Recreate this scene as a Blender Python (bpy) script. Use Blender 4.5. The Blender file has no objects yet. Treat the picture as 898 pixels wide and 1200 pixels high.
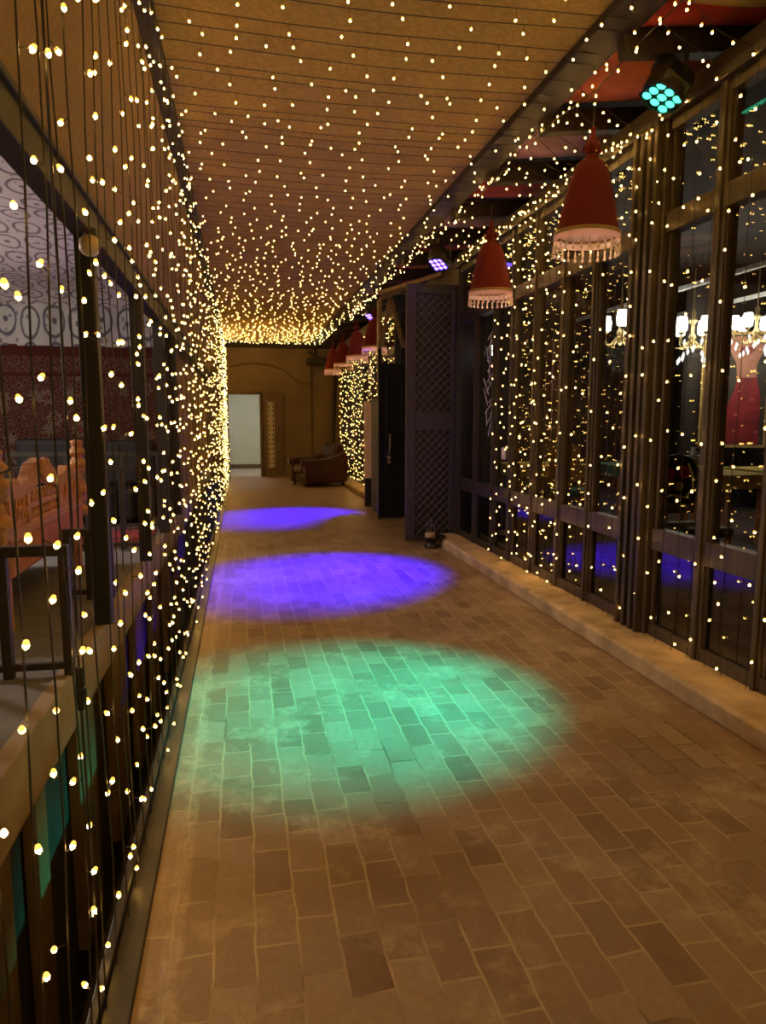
import bpy, math, random
from mathutils import Vector, Matrix
random.seed(11)
R = random.random
sc = bpy.context.scene
C = sc.collection
PI = math.pi

# ------------------------------------------------------------------ materials
def newmat(name):
    m = bpy.data.materials.new(name); m.use_nodes = True
    nt = m.node_tree
    for n in list(nt.nodes): nt.nodes.remove(n)
    out = nt.nodes.new('ShaderNodeOutputMaterial')
    return m, nt, out
def nd(nt, t, **kw):
    n = nt.nodes.new(t)
    for k, v in kw.items(): setattr(n, k, v)
    return n
def sets(n, **kw):
    for k, v in kw.items(): n.inputs[k.replace('_', ' ')].default_value = v
def rgba(c): return (c[0], c[1], c[2], 1.0)
def coords(nt, scale=(1, 1, 1), rot=(0, 0, 0), kind='Object'):
    tc = nd(nt, 'ShaderNodeTexCoord'); mp = nd(nt, 'ShaderNodeMapping')
    mp.inputs['Scale'].default_value = scale; mp.inputs['Rotation'].default_value = rot
    nt.links.new(tc.outputs[kind], mp.inputs['Vector'])
    return mp.outputs['Vector']
def world_pos(nt):
    return nd(nt, 'ShaderNodeNewGeometry').outputs['Position']
def mix(nt, fac, a, b, mode='MIX'):
    n = nd(nt, 'ShaderNodeMix', data_type='RGBA', blend_type=mode)
    for sock, v in ((n.inputs[0], fac), (n.inputs[6], a), (n.inputs[7], b)):
        if hasattr(v, 'links') or hasattr(v, 'is_linked'): nt.links.new(v, sock)
        else: sock.default_value = v if not isinstance(v, tuple) else rgba(v)
    return n.outputs[2]
def mth(nt, op, a, b=0.0, clamp=False):
    n = nd(nt, 'ShaderNodeMath', operation=op); n.use_clamp = clamp
    for i, v in enumerate((a, b)):
        if hasattr(v, 'is_linked'): nt.links.new(v, n.inputs[i])
        else: n.inputs[i].default_value = v
    return n.outputs[0]
def ramp(nt, fac, stops):
    n = nd(nt, 'ShaderNodeValToRGB')
    nt.links.new(fac, n.inputs[0])
    el = n.color_ramp.elements
    while len(el) < len(stops): el.new(0.5)
    for e, (p, c) in zip(el, stops):
        e.position = p; e.color = rgba(c) if isinstance(c, tuple) else (c, c, c, 1)
    return n.outputs[0]
def noise(nt, vec, scale, detail=3, rough=.55):
    n = nd(nt, 'ShaderNodeTexNoise'); sets(n, Scale=scale, Detail=detail, Roughness=rough)
    if vec is not None: nt.links.new(vec, n.inputs['Vector'])
    return n.outputs[0]
def finish(nt, out, color, rough=.6, metal=0., bump=None, bstr=.3, bdist=.01, spec=.5, sheen=0):
    b = nd(nt, 'ShaderNodeBsdfPrincipled')
    for k, v in (('Base Color', color), ('Roughness', rough), ('Metallic', metal), ('Specular IOR Level', spec)):
        if hasattr(v, 'is_linked'): nt.links.new(v, b.inputs[k])
        else: b.inputs[k].default_value = rgba(v) if isinstance(v, tuple) else v
    if bump is not None:
        bn = nd(nt, 'ShaderNodeBump'); sets(bn, Strength=bstr, Distance=bdist)
        nt.links.new(bump, bn.inputs['Height']); nt.links.new(bn.outputs[0], b.inputs['Normal'])
    nt.links.new(b.outputs[0], out.inputs[0])
    return b
def plain(name, c, rough=.6, metal=0., var=.25, scale=8., bstr=.15, spec=.5):
    m, nt, out = newmat(name)
    v = coords(nt); n = noise(nt, v, scale, 4)
    col = mix(nt, ramp(nt, n, [(.3, 0.), (.7, 1.)]), tuple(x * (1 - var) for x in c), tuple(min(1, x * (1 + var)) for x in c))
    finish(nt, out, col, rough, metal, noise(nt, v, scale * 9, 3), bstr, .004, spec)
    return m
def wood(name, c, rough=.5, scale=(3, 3, .35), var=.4):
    m, nt, out = newmat(name)
    v = coords(nt, scale)
    n = noise(nt, v, 14., 5, .6)
    col = mix(nt, ramp(nt, n, [(.3, 0.), (.7, 1.)]), tuple(x * (1 - var) for x in c), tuple(x * (1 + var) for x in c))
    finish(nt, out, col, rough, 0, n, .25, .004)
    return m
def emit(name, c, s):
    m, nt, out = newmat(name)
    e = nd(nt, 'ShaderNodeEmission'); e.inputs[0].default_value = rgba(c); e.inputs[1].default_value = s
    nt.links.new(e.outputs[0], out.inputs[0]); return m

def paisley(name, base, figure, scale, axes, contrast=.6, rough=.85, line=None):
    """woven cloth with swirling ornament; axes picks the two world axes of the cloth"""
    m, nt, out = newmat(name)
    p = world_pos(nt)
    sx = nd(nt, 'ShaderNodeSeparateXYZ'); nt.links.new(p, sx.inputs[0])
    cb = nd(nt, 'ShaderNodeCombineXYZ')
    nt.links.new(sx.outputs[axes[0]], cb.inputs[0]); nt.links.new(sx.outputs[axes[1]], cb.inputs[1])
    v0 = cb.outputs[0]
    nz = nd(nt, 'ShaderNodeTexNoise'); sets(nz, Scale=scale * .8, Detail=1.)
    nt.links.new(v0, nz.inputs['Vector'])
    off = nd(nt, 'ShaderNodeVectorMath', operation='SCALE'); nt.links.new(nz.outputs['Color'], off.inputs[0]); off.inputs['Scale'].default_value = .55 / scale
    ad = nd(nt, 'ShaderNodeVectorMath', operation='ADD'); nt.links.new(v0, ad.inputs[0]); nt.links.new(off.outputs[0], ad.inputs[1])
    vo = nd(nt, 'ShaderNodeTexVoronoi', feature='F1'); sets(vo, Scale=scale, Randomness=.75); nt.links.new(ad.outputs[0], vo.inputs['Vector'])
    rings = mth(nt, 'SINE', mth(nt, 'MULTIPLY', vo.outputs['Distance'], 22.))
    vo2 = nd(nt, 'ShaderNodeTexVoronoi', feature='DISTANCE_TO_EDGE'); sets(vo2, Scale=scale * 2.3, Randomness=.9); nt.links.new(ad.outputs[0], vo2.inputs['Vector'])
    vein = ramp(nt, vo2.outputs['Distance'], [(.03, 1.), (.1, 0.)])
    f = mth(nt, 'MAXIMUM', ramp(nt, rings, [(.35, 0.), (.75, 1.)]), vein)
    f = mth(nt, 'MULTIPLY', f, contrast)
    n = noise(nt, v0, 1.3, 3)
    col = mix(nt, f, base, figure)
    col = mix(nt, mth(nt, 'MULTIPLY', n, .5), col, tuple(x * .7 for x in base))
    if line:
        col = mix(nt, mth(nt, 'MULTIPLY', ramp(nt, rings, [(.86, 0.), (.95, 1.)]), .8), col, line)
    b = finish(nt, out, col, rough, 0, noise(nt, v0, 220., 2), .12, .002, .2)
    return m

def ornament(name, base, fig, scale, axes):
    """printed cloth: rows of tall ovals with inner rings, dots and scrolls between"""
    m, nt, out = newmat(name)
    sx = nd(nt, 'ShaderNodeSeparateXYZ'); nt.links.new(world_pos(nt), sx.inputs[0])
    cb = nd(nt, 'ShaderNodeCombineXYZ')
    nt.links.new(mth(nt, 'MULTIPLY', sx.outputs[axes[0]], scale[0]), cb.inputs[0]); nt.links.new(mth(nt, 'MULTIPLY', sx.outputs[axes[1]], scale[1]), cb.inputs[1])
    v = cb.outputs[0]
    nz = nd(nt, 'ShaderNodeTexNoise'); sets(nz, Scale=1.6, Detail=1.); nt.links.new(v, nz.inputs['Vector'])
    off = nd(nt, 'ShaderNodeVectorMath', operation='SCALE'); nt.links.new(nz.outputs['Color'], off.inputs[0]); off.inputs['Scale'].default_value = .16
    ad = nd(nt, 'ShaderNodeVectorMath', operation='ADD'); nt.links.new(v, ad.inputs[0]); nt.links.new(off.outputs[0], ad.inputs[1])
    vo = nd(nt, 'ShaderNodeTexVoronoi', feature='F1'); sets(vo, Scale=1., Randomness=.12); nt.links.new(ad.outputs[0], vo.inputs['Vector'])
    d = vo.outputs['Distance']
    ring = ramp(nt, d, [(.33, 0.), (.36, 1.), (.42, 1.), (.45, 0.)])
    dot = ramp(nt, d, [(.07, 1.), (.10, 0.)])
    v2 = nd(nt, 'ShaderNodeTexVoronoi', feature='F1'); sets(v2, Scale=3.1, Randomness=.6); nt.links.new(ad.outputs[0], v2.inputs['Vector'])
    small = ramp(nt, v2.outputs['Distance'], [(.16, 1.), (.22, 0.)])
    f = mth(nt, 'MAXIMUM', mth(nt, 'MAXIMUM', ring, dot), mth(nt, 'MULTIPLY', small, .75))
    finish(nt, out, mix(nt, f, base, fig), .9, 0, noise(nt, v, 90., 2), .1, .002, .2)
    return m

# floor: fired brick pavers laid in running rows along the passage
def brick_floor():
    m, nt, out = newmat('brick_pavers')
    p = world_pos(nt)
    sx = nd(nt, 'ShaderNodeSeparateXYZ'); nt.links.new(p, sx.inputs[0])
    cb = nd(nt, 'ShaderNodeCombineXYZ')
    nt.links.new(sx.outputs[1], cb.inputs[0]); nt.links.new(sx.outputs[0], cb.inputs[1])
    wn = nd(nt, 'ShaderNodeTexNoise'); sets(wn, Scale=7., Detail=3.); nt.links.new(cb.outputs[0], wn.inputs['Vector'])
    sc_ = nd(nt, 'ShaderNodeVectorMath', operation='SCALE'); nt.links.new(wn.outputs['Color'], sc_.inputs[0]); sc_.inputs['Scale'].default_value = .024
    ad = nd(nt, 'ShaderNodeVectorMath', operation='ADD'); nt.links.new(cb.outputs[0], ad.inputs[0]); nt.links.new(sc_.outputs[0], ad.inputs[1])
    of = nd(nt, 'ShaderNodeVectorMath', operation='ADD'); nt.links.new(ad.outputs[0], of.inputs[0]); of.inputs[1].default_value = (0.05, -.016, 0)
    br = nd(nt, 'ShaderNodeTexBrick'); br.offset = .43; br.offset_frequency = 2; br.squash = 1.0
    sets(br, Scale=1., Mortar_Size=.0045, Mortar_Smooth=.35, Bias=0.)
    br.inputs['Brick Width'].default_value = .206; br.inputs['Row Height'].default_value = .1085
    br.inputs['Color1'].default_value = (0, 0, 0, 1); br.inputs['Color2'].default_value = (1, 1, 1, 1); br.inputs['Mortar'].default_value = (.5, .5, .5, 1)
    nt.links.new(of.outputs[0], br.inputs['Vector'])
    n1 = noise(nt, p, 5., 5, .65); n2 = noise(nt, p, 38., 4, .6); n3 = noise(nt, p, 1.4, 4, .6)
    tone = ramp(nt, br.outputs['Color'], [(0., (.175, .105, .065)), (.35, (.255, .162, .10)), (.7, (.31, .21, .135)), (1., (.37, .265, .18))])
    tone = mix(nt, mth(nt, 'MULTIPLY', ramp(nt, n1, [(.35, 0.), (.7, 1.)]), .5), tone, (.37, .265, .17))
    tone = mix(nt, mth(nt, 'MULTIPLY', ramp(nt, n2, [(.4, 0.), (.75, 1.)]), .35), tone, (.21, .125, .075))
    # smeared mortar: light patches lying over bricks
    sm = noise(nt, p, 2.6, 6, .72)
    smear = ramp(nt, sm, [(.52, 0.), (.61, 1.)])
    edge = mth(nt, 'SUBTRACT', 1., mth(nt, 'MULTIPLY', mth(nt, 'ABSOLUTE', mth(nt, 'ADD', sx.outputs[0], .205)), 14.), True)
    edge = ramp(nt, mth(nt, 'MULTIPLY', edge, noise(nt, p, 9., 5, .7)), [(.28, 0.), (.40, 1.)])
    smear = mth(nt, 'MAXIMUM', smear, edge)
    smear = mth(nt, 'MULTIPLY', smear, ramp(nt, noise(nt, p, 24., 4, .7), [(.36, .25), (.56, 1.)]))
    fm = ramp(nt, mth(nt, 'ADD', br.outputs['Fac'], mth(nt, 'MULTIPLY', mth(nt, 'SUBTRACT', n2, .5), .5)), [(.35, 0.), (.6, 1.)])
    joint_tone = mix(nt, ramp(nt, n3, [(.36, 0.), (.50, 1.)]), (.13, .08, .05), (.47, .35, .205))
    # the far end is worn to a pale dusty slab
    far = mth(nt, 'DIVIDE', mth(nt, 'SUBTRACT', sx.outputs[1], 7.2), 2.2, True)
    col = mix(nt, fm, tone, joint_tone)
    col = mix(nt, mth(nt, 'MULTIPLY', smear, .62), col, (.50, .385, .245))
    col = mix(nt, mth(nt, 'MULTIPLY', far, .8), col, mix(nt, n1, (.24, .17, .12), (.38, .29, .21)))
    h = mth(nt, 'SUBTRACT', mth(nt, 'MULTIPLY', n2, .5), mth(nt, 'MULTIPLY', fm, mth(nt, 'SUBTRACT', 1., far)))
    h = mth(nt, 'ADD', h, mth(nt, 'MULTIPLY', smear, .3))
    rg = ramp(nt, n1, [(.3, .42), (.75, .66)])
    finish(nt, out, col, rg, 0, h, .7, .008, .5)
    return m

def carpet_cloth():
    m, nt, out = newmat('red_carpet_cloth')
    p = world_pos(nt)
    sx = nd(nt, 'ShaderNodeSeparateXYZ'); nt.links.new(p, sx.inputs[0])
    cb = nd(nt, 'ShaderNodeCombineXYZ'); nt.links.new(sx.outputs[0], cb.inputs[0]); nt.links.new(sx.outputs[2], cb.inputs[1])
    vo = nd(nt, 'ShaderNodeTexVoronoi', feature='F1'); sets(vo, Scale=4.4, Randomness=.6); nt.links.new(cb.outputs[0], vo.inputs['Vector'])
    d = vo.outputs['Distance']
    sub = nd(nt, 'ShaderNodeVectorMath', operation='SUBTRACT'); nt.links.new(cb.outputs[0], sub.inputs[0]); nt.links.new(vo.outputs['Position'], sub.inputs[1])
    s2 = nd(nt, 'ShaderNodeSeparateXYZ'); nt.links.new(sub.outputs[0], s2.inputs[0])
    ang = mth(nt, 'ARCTAN2', s2.outputs[1], s2.outputs[0])
    petal = mth(nt, 'MULTIPLY', mth(nt, 'SINE', mth(nt, 'MULTIPLY', ang, 8.)), .06)
    dd = mth(nt, 'ADD', d, petal)
    flower = ramp(nt, dd, [(.18, 0.), (.24, 1.), (.30, 1.), (.36, 0.)])
    core = ramp(nt, dd, [(.08, 1.), (.12, 0.)])
    v2 = nd(nt, 'ShaderNodeTexVoronoi', feature='DISTANCE_TO_EDGE'); sets(v2, Scale=30., Randomness=1.); nt.links.new(cb.outputs[0], v2.inputs['Vector'])
    vein = ramp(nt, v2.outputs['Distance'], [(.03, .55), (.12, 0.)])
    # borders near the top of the hanging carpet
    z = sx.outputs[2]
    field = ramp(nt, z, [(.0, 1.), (1.0, 1.)])
    fld = mth(nt, 'MULTIPLY', mth(nt, 'LESS_THAN', z, 1.82), mth(nt, 'GREATER_THAN', z, .4))
    bord = mth(nt, 'MULTIPLY', mth(nt, 'GREATER_THAN', z, 1.86), mth(nt, 'LESS_THAN', z, 2.03))
    f = mth(nt, 'MAXIMUM', mth(nt, 'MULTIPLY', mth(nt, 'MAXIMUM', flower, vein), fld), mth(nt, 'MULTIPLY', vein, bord))
    col = mix(nt, mth(nt, 'MULTIPLY', f, .75), (.105, .026, .020), (.30, .25, .18))
    col = mix(nt, mth(nt, 'MULTIPLY', core, fld), col, (.30, .05, .04))
    finish(nt, out, col, .95, 0, noise(nt, p, 200., 2), .2, .003, .1)
    return m

def glass_mat(name, tint=(.93, .95, .94), boost=0.0):
    m, nt, out = newmat(name)
    lw = nd(nt, 'ShaderNodeLayerWeight'); lw.inputs[0].default_value = .5
    f = mth(nt, 'ADD', mth(nt, 'MULTIPLY', mth(nt, 'POWER', lw.outputs['Facing'], 5.), .65), .045 + boost, True)
    t = nd(nt, 'ShaderNodeBsdfTransparent'); t.inputs[0].default_value = rgba(tint)
    g = nd(nt, 'ShaderNodeBsdfGlossy'); g.inputs['Roughness'].default_value = .015
    mx = nd(nt, 'ShaderNodeMixShader')
    nt.links.new(f, mx.inputs[0]); nt.links.new(t.outputs[0], mx.inputs[1]); nt.links.new(g.outputs[0], mx.inputs[2])
    nt.links.new(mx.outputs[0], out.inputs[0]); return m

def translucent(name, c, tc, mixf=.5, rough=.8, weave=None):
    m, nt, out = newmat(name)
    v = coords(nt)
    n = noise(nt, v, 30., 3)
    w = nd(nt, 'ShaderNodeTexWave', wave_type='BANDS', bands_direction='Z'); sets(w, Scale=weave or 60., Distortion=.5); nt.links.new(v, w.inputs['Vector'])
    col = mix(nt, mth(nt, 'MULTIPLY', n, .6), c, tuple(x * .55 for x in c))
    d = nd(nt, 'ShaderNodeBsdfPrincipled'); sets(d, Roughness=rough); nt.links.new(col, d.inputs['Base Color'])
    bn = nd(nt, 'ShaderNodeBump'); sets(bn, Strength=.35, Distance=.004); nt.links.new(w.outputs[1], bn.inputs['Height']); nt.links.new(bn.outputs[0], d.inputs['Normal'])
    t = nd(nt, 'ShaderNodeBsdfTranslucent'); t.inputs[0].default_value = rgba(tc)
    mx = nd(nt, 'ShaderNodeMixShader'); mx.inputs[0].default_value = mixf
    nt.links.new(d.outputs[0], mx.inputs[1]); nt.links.new(t.outputs[0], mx.inputs[2]); nt.links.new(mx.outputs[0], out.inputs[0])
    return m

M = {}
M['bulb'] = emit('warm_bulb', (1.0, .545, .115), 47.)
M['amber'] = emit('amber_bulb_halo', (1., .42, .05), 3.2)  # weak glow for the golden halo around the bulbs
M['wire'] = plain('dark_wire', (.018, .012, .009), .5, 0, .2)
M['floor'] = brick_floor()
M['ceil'] = paisley('gold_damask_ceiling', (.60, .41, .115), (.42, .265, .06), 6.5, (0, 1), .55)
M['wallcloth'] = paisley('brown_damask_wall', (.34, .225, .115), (.27, .17, .08), 6.5, (1, 2), .45)
M['tent'] = ornament('white_ornament_tent', (.58, .545, .52), (.20, .17, .18), (4.4, 3.4), (0, 1))
M['valance'] = ornament('white_ornament_valance', (.66, .64, .62), (.17, .16, .20), (4.2, 2.5), (0, 2))
M['carpet'] = carpet_cloth()
M['metal'] = plain('dark_brown_metal', (.010, .007, .006), .6, .0, .3)
M['rail'] = plain('brown_painted_rail', (.040, .031, .023), .5, .1, .3)
M['steel'] = plain('grey_edge_steel', (.030, .025, .022), .45, .3, .4)
M['beam'] = plain('dark_beam_wood', (.022, .014, .012), .6, 0, .35)
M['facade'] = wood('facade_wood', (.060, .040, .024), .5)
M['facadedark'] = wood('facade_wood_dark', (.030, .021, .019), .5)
M['purple'] = wood('dark_shutter_wood', (.040, .032, .045), .5)  # purple cast of the blue light is put into the wood colour
M['latbar'] = wood('shutter_lattice_wood', (.075, .060, .082), .5)  # same blue-light cast mixed into the bar colour
M['doorgreen'] = wood('dark_door_wood', (.007, .007, .007), .4)
M['paleoak'] = wood('pale_strut_wood', (.24, .165, .075), .55)
M['curb'] = plain('plaster_curb', (.52, .39, .24), .7, 0, .38, 5.)
M['glass'] = glass_mat('window_glass')
M['lowglass'] = glass_mat('tinted_lower_glass', (.22, .22, .22), .10)
M['red'] = translucent('red_woven_shade', (.20, .012, .016), (.4, .02, .02), .07)
M['redcloth'] = plain('red_canopy_cloth', (.36, .030, .020), .9, 0, .35, 5.)
M['knot'] = plain('dark_red_cloth_knot', (.16, .012, .014), .9, 0, .3, 9.)
M['orangecloth'] = plain('orange_canopy_cloth', (.50, .115, .035), .9, 0, .3, 5.)
M['tancloth'] = plain('tan_canopy_cloth', (.50, .30, .10), .9, 0, .3, 5.)
M['greycloth'] = plain('dusty_pink_canopy_cloth', (.36, .20, .16), .9, 0, .3, 5.)
M['cream'] = translucent('cream_bead_net', (.85, .66, .56), (1., .78, .68), .7)
M['bead'] = plain('cream_beads', (.80, .62, .46), .4)
M['goldrim'] = plain('gold_rim', (.45, .30, .10), .5, .3)
M['shadebulb'] = emit('shade_bulb', (1., .70, .50), 70.)
M['black'] = plain('black_housing', (.012, .012, .011), .45, 0, .3)
M['led_green'] = emit('led_green', (.05, 1., .50), 4.)
M['led_blue'] = emit('led_blue', (.10, .05, 1.), 14.)
M['maroon'] = plain('maroon_leather', (.036, .004, .008), .35, 0, .3, 4., .25)
M['backwall'] = plain('brown_plaster', (.20, .15, .092), .8, 0, .18, 1.3)
M['cable'] = plain('brown_cable', (.09, .06, .035), .6)
M['whiteroom'] = plain('pale_room_plaster', (.66, .66, .58), .8, 0, .06, 2.)
M['roomfloor'] = plain('pale_room_tiles', (.48, .40, .34), .5, 0, .1, 3.)
M['whitelat'] = plain('pale_fretwork', (.85, .82, .74), .7)
M['brownwood'] = wood('door_leaf_wood', (.13, .085, .05), .5)
M['tan'] = plain('tan_board', (.78, .52, .18), .7, 0, .12)
M['carvedwood'] = wood('carved_orange_wood', (.46, .20, .065), .42, (2, 2, 2))
M['salmon'] = plain('salmon_cloth', (.42, .15, .09), .9, 0, .25)
M['bluecarpet'] = plain('grey_floor_carpet', (.17, .165, .17), .95, 0, .15)
M['pit'] = plain('dark_pit_wall', (.060, .042, .028), .8, 0, .3)
M['fascia'] = plain('cream_fascia_board', (.30, .225, .135), .7, 0, .25, 4.)
M['pitpost'] = plain('tan_board_panel', (.24, .155, .07), .7, 0, .25, 4.)
M['darkfabric'] = plain('black_upholstery', (.012, .010, .010), .7)
M['redrug'] = plain('red_rug', (.30, .04, .05), .95, 0, .5, 14.)
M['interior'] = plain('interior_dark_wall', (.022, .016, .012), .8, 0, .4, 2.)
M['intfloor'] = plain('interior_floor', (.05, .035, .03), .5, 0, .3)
M['brass'] = plain('aged_brass', (.55, .42, .20), .3, .85)
M['lampglass'] = emit('lit_lamp_shade', (1., .93, .80), 7.)
M['crystal'] = emit('glowing_crystal', (1., .92, .82), 1.6)  # drops emit by themselves to imitate lamplight caught in crystal
M['yellow'] = plain('yellow_tablecloth', (.62, .46, .08), .85, 0, .2)
M['white'] = plain('white_paper', (.75, .76, .80), .7, 0, .08)
M['paleblue'] = plain('pale_blue_card', (.42, .52, .66), .7, 0, .3, 14.)
M['greencloth'] = plain('dark_green_cloth', (.03, .12, .07), .9)
M['skin'] = plain('painted_skin', (.36, .15, .09), .6, 0, .15, 3.)
M['paintred'] = plain('painted_red_dress', (.22, .010, .016), .6, 0, .4, 5.)
M['paintdark'] = plain('painted_dark_ground', (.03, .025, .018), .6, 0, .4, 4.)
M['lips'] = plain('painted_lips', (.20, .012, .014), .5)
M['crimson'] = plain('crimson_embroidery', (.50, .03, .05), .9)
M['goldthread'] = plain('gold_embroidery', (.60, .46, .16), .8)
M['clay'] = plain('clay_pot', (.50, .36, .26), .7)
M['iron'] = plain('cast_iron_bowl', (.035, .025, .022), .4, .4)
M['clearglass'] = glass_mat('clear_tube', (.85, .85, .9), .25)
M['globe'] = plain('cream_globe_glass', (.50, .38, .22), .4)
M['whiteplastic'] = plain('white_plastic', (.6, .6, .58), .5)
M['palebranch'] = plain('frosted_branch_decal', (.50, .47, .45), .8)

# ------------------------------------------------------------------ mesh builder
class MB:
    def __init__(s): s.v = []; s.f = []; s.m = []
    def add(s, vs, fs, mi=0):
        b = len(s.v); s.v += [tuple(v) for v in vs]
        s.f += [tuple(i + b for i in f) for f in fs]; s.m += [mi] * len(fs); return s
    def box(s, a, b, mi=0, bev=0):
        x0, y0, z0 = (min(p, q) for p, q in zip(a, b)); x1, y1, z1 = (max(p, q) for p, q in zip(a, b))
        return s.add([(x0, y0, z0), (x1, y0, z0), (x1, y1, z0), (x0, y1, z0), (x0, y0, z1), (x1, y0, z1), (x1, y1, z1), (x0, y1, z1)],
                     [(3, 2, 1, 0), (4, 5, 6, 7), (0, 1, 5, 4), (1, 2, 6, 5), (2, 3, 7, 6), (3, 0, 4, 7)], mi)
    def tube(s, pts, r, n=6, mi=0, cap=True):
        pts = [Vector(p) for p in pts]; rr = r if isinstance(r, (list, tuple)) else [r] * len(pts)
        vs = []; up = None
        for i, p in enumerate(pts):
            t = (pts[min(i + 1, len(pts) - 1)] - pts[max(i - 1, 0)])
            t = t.normalized() if t.length > 1e-9 else Vector((0, 0, 1))
            if up is None:
                up = Vector((1, 0, 0)) if abs(t.x) < .8 else Vector((0, 1, 0))
            a = (up - t * up.dot(t)).normalized(); up = a; b = t.cross(a)
            vs += [p + (a * math.cos(2 * PI * k / n + PI / n) + b * math.sin(2 * PI * k / n + PI / n)) * rr[i] for k in range(n)]
        fs = []
        for i in range(len(pts) - 1):
            for k in range(n):
                k2 = (k + 1) % n; fs.append((i * n + k, i * n + k2, (i + 1) * n + k2, (i + 1) * n + k))
        if cap:
            fs.append(tuple(range(n - 1, -1, -1))); fs.append(tuple((len(pts) - 1) * n + k for k in range(n)))
        return s.add(vs, fs, mi)
    def bar(s, a, b, w, h, mi=0, up=(0, 0, 1)):
        a = Vector(a); b = Vector(b); t = (b - a).normalized(); u = Vector(up)
        x = t.cross(u)
        x = x.normalized() if x.length > 1e-6 else Vector((1, 0, 0))
        y = x.cross(t)
        vs = [p + x * (i * w / 2) + y * (j * h / 2) for p in (a, b) for (i, j) in ((-1, -1), (1, -1), (1, 1), (-1, 1))]
        return s.add(vs, [(3, 2, 1, 0), (4, 5, 6, 7), (0, 1, 5, 4), (1, 2, 6, 5), (2, 3, 7, 6), (3, 0, 4, 7)], mi)
    def lathe(s, prof, c=(0, 0, 0), n=20, mi=0, closed=False):
        vs = []; k = len(prof)
        for i in range(n):
            a = 2 * PI * i / n
            vs += [(c[0] + r * math.cos(a), c[1] + r * math.sin(a), c[2] + z) for r, z in prof]
        fs = []
        for i in range(n):
            j = (i + 1) % n
            for q in range(k if closed else k - 1):
                q2 = (q + 1) % k
                fs.append((i * k + q, j * k + q, j * k + q2, i * k + q2))
        return s.add(vs, fs, mi)
    def ball(s, c, r, mi=0, n=10, m=6, sz=1.0):
        prof = [(max(r * math.sin(PI * i / m), 1e-4), -r * sz * math.cos(PI * i / m)) for i in range(m + 1)]
        return s.lathe(prof, c, n, mi)
    def prism(s, poly, axis, a0, a1, mi=0):
        """polygon in the plane normal to axis (0 x,1 y,2 z), extruded a0..a1"""
        def P(u, v, w): return ((w, u, v), (u, w, v), (u, v, w))[axis]
        n = len(poly)
        vs = [P(u, v, a0) for u, v in poly] + [P(u, v, a1) for u, v in poly]
        fs = [tuple(range(n)), tuple(range(2 * n - 1, n - 1, -1))] + [(i, (i + 1) % n + 0, (i + 1) % n + n, i + n) for i in range(n)]
        return s.add(vs, fs, mi)
    def sheet(s, fn, nu, nv, th, mi=0):
        """two-sided cloth of thickness th from fn(u,v)->(point)"""
        top = [fn(i / nu, j / nv) for i in range(nu + 1) for j in range(nv + 1)]
        bot = [(p[0], p[1], p[2] - th) for p in top]
        N = len(top); fs = []
        q = lambda i, j: i * (nv + 1) + j
        for i in range(nu):
            for j in range(nv):
                a, b, c, d = q(i, j), q(i + 1, j), q(i + 1, j + 1), q(i, j + 1)
                fs.append((a, b, c, d)); fs.append((d + N, c + N, b + N, a + N))
        ring = [q(i, 0) for i in range(nu + 1)] + [q(nu, j) for j in range(1, nv + 1)] + [q(i, nv) for i in range(nu - 1, -1, -1)] + [q(0, j) for j in range(nv - 1, 0, -1)]
        for a, b in zip(ring, ring[1:] + ring[:1]): fs.append((a, a + N, b + N, b))
        return s.add(top + bot, fs, mi)
    def mesh(s, name, mats, smooth=False):
        me = bpy.data.meshes.new(name); me.from_pydata(s.v, [], s.f)
        for m in (mats if isinstance(mats, (list, tuple)) else [mats]): me.materials.append(m)
        if len(set(s.m)) > 1: me.polygons.foreach_set('material_index', s.m)
        if smooth: me.polygons.foreach_set('use_smooth', [True] * len(s.f))
        me.update()
        import bmesh
        bm = bmesh.new(); bm.from_mesh(me); bmesh.ops.recalc_face_normals(bm, faces=bm.faces); bm.to_mesh(me); bm.free()
        return me
    def build(s, name, mats, parent=None, smooth=False, bevel=0, loc=None):
        o = bpy.data.objects.new(name, s.mesh(name, mats, smooth)); C.objects.link(o)
        if parent is not None: o.parent = parent
        if loc is not None: o.location = loc
        if bevel:
            b = o.modifiers.new('bevel', 'BEVEL'); b.width = bevel; b.segments = 2; b.limit_method = 'ANGLE'; b.angle_limit = .6
        return o
def tag(o, label, cat, group=None, kind=None):
    if label: o['label'] = label
    if cat: o['category'] = cat
    if group: o['group'] = group
    if kind: o['kind'] = kind
    return o
def empty(name, loc, label=None, cat=None, group=None, rz=0, kind=None):
    o = bpy.data.objects.new(name, None); C.objects.link(o); o.location = loc; o.rotation_euler.z = rz
    o.empty_display_size = .1
    return tag(o, label, cat, group, kind)
def struct(name, mb, mats, **kw):
    o = mb.build(name, mats, **kw); o['kind'] = 'structure'; return o
def copy_tree(o, parent=None):
    c = o.copy(); C.objects.link(c)
    if parent is not None: c.parent = parent
    for ch in list(o.children): copy_tree(ch, c)
    return c

# ------------------------------------------------------------------ room shell
Y_END = 17.6
XF = 2.35       # glazed facade plane
struct('floor', MB().box((-.30, -2.2, -.08), (XF + .3, Y_END, 0)), M['floor'])
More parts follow.
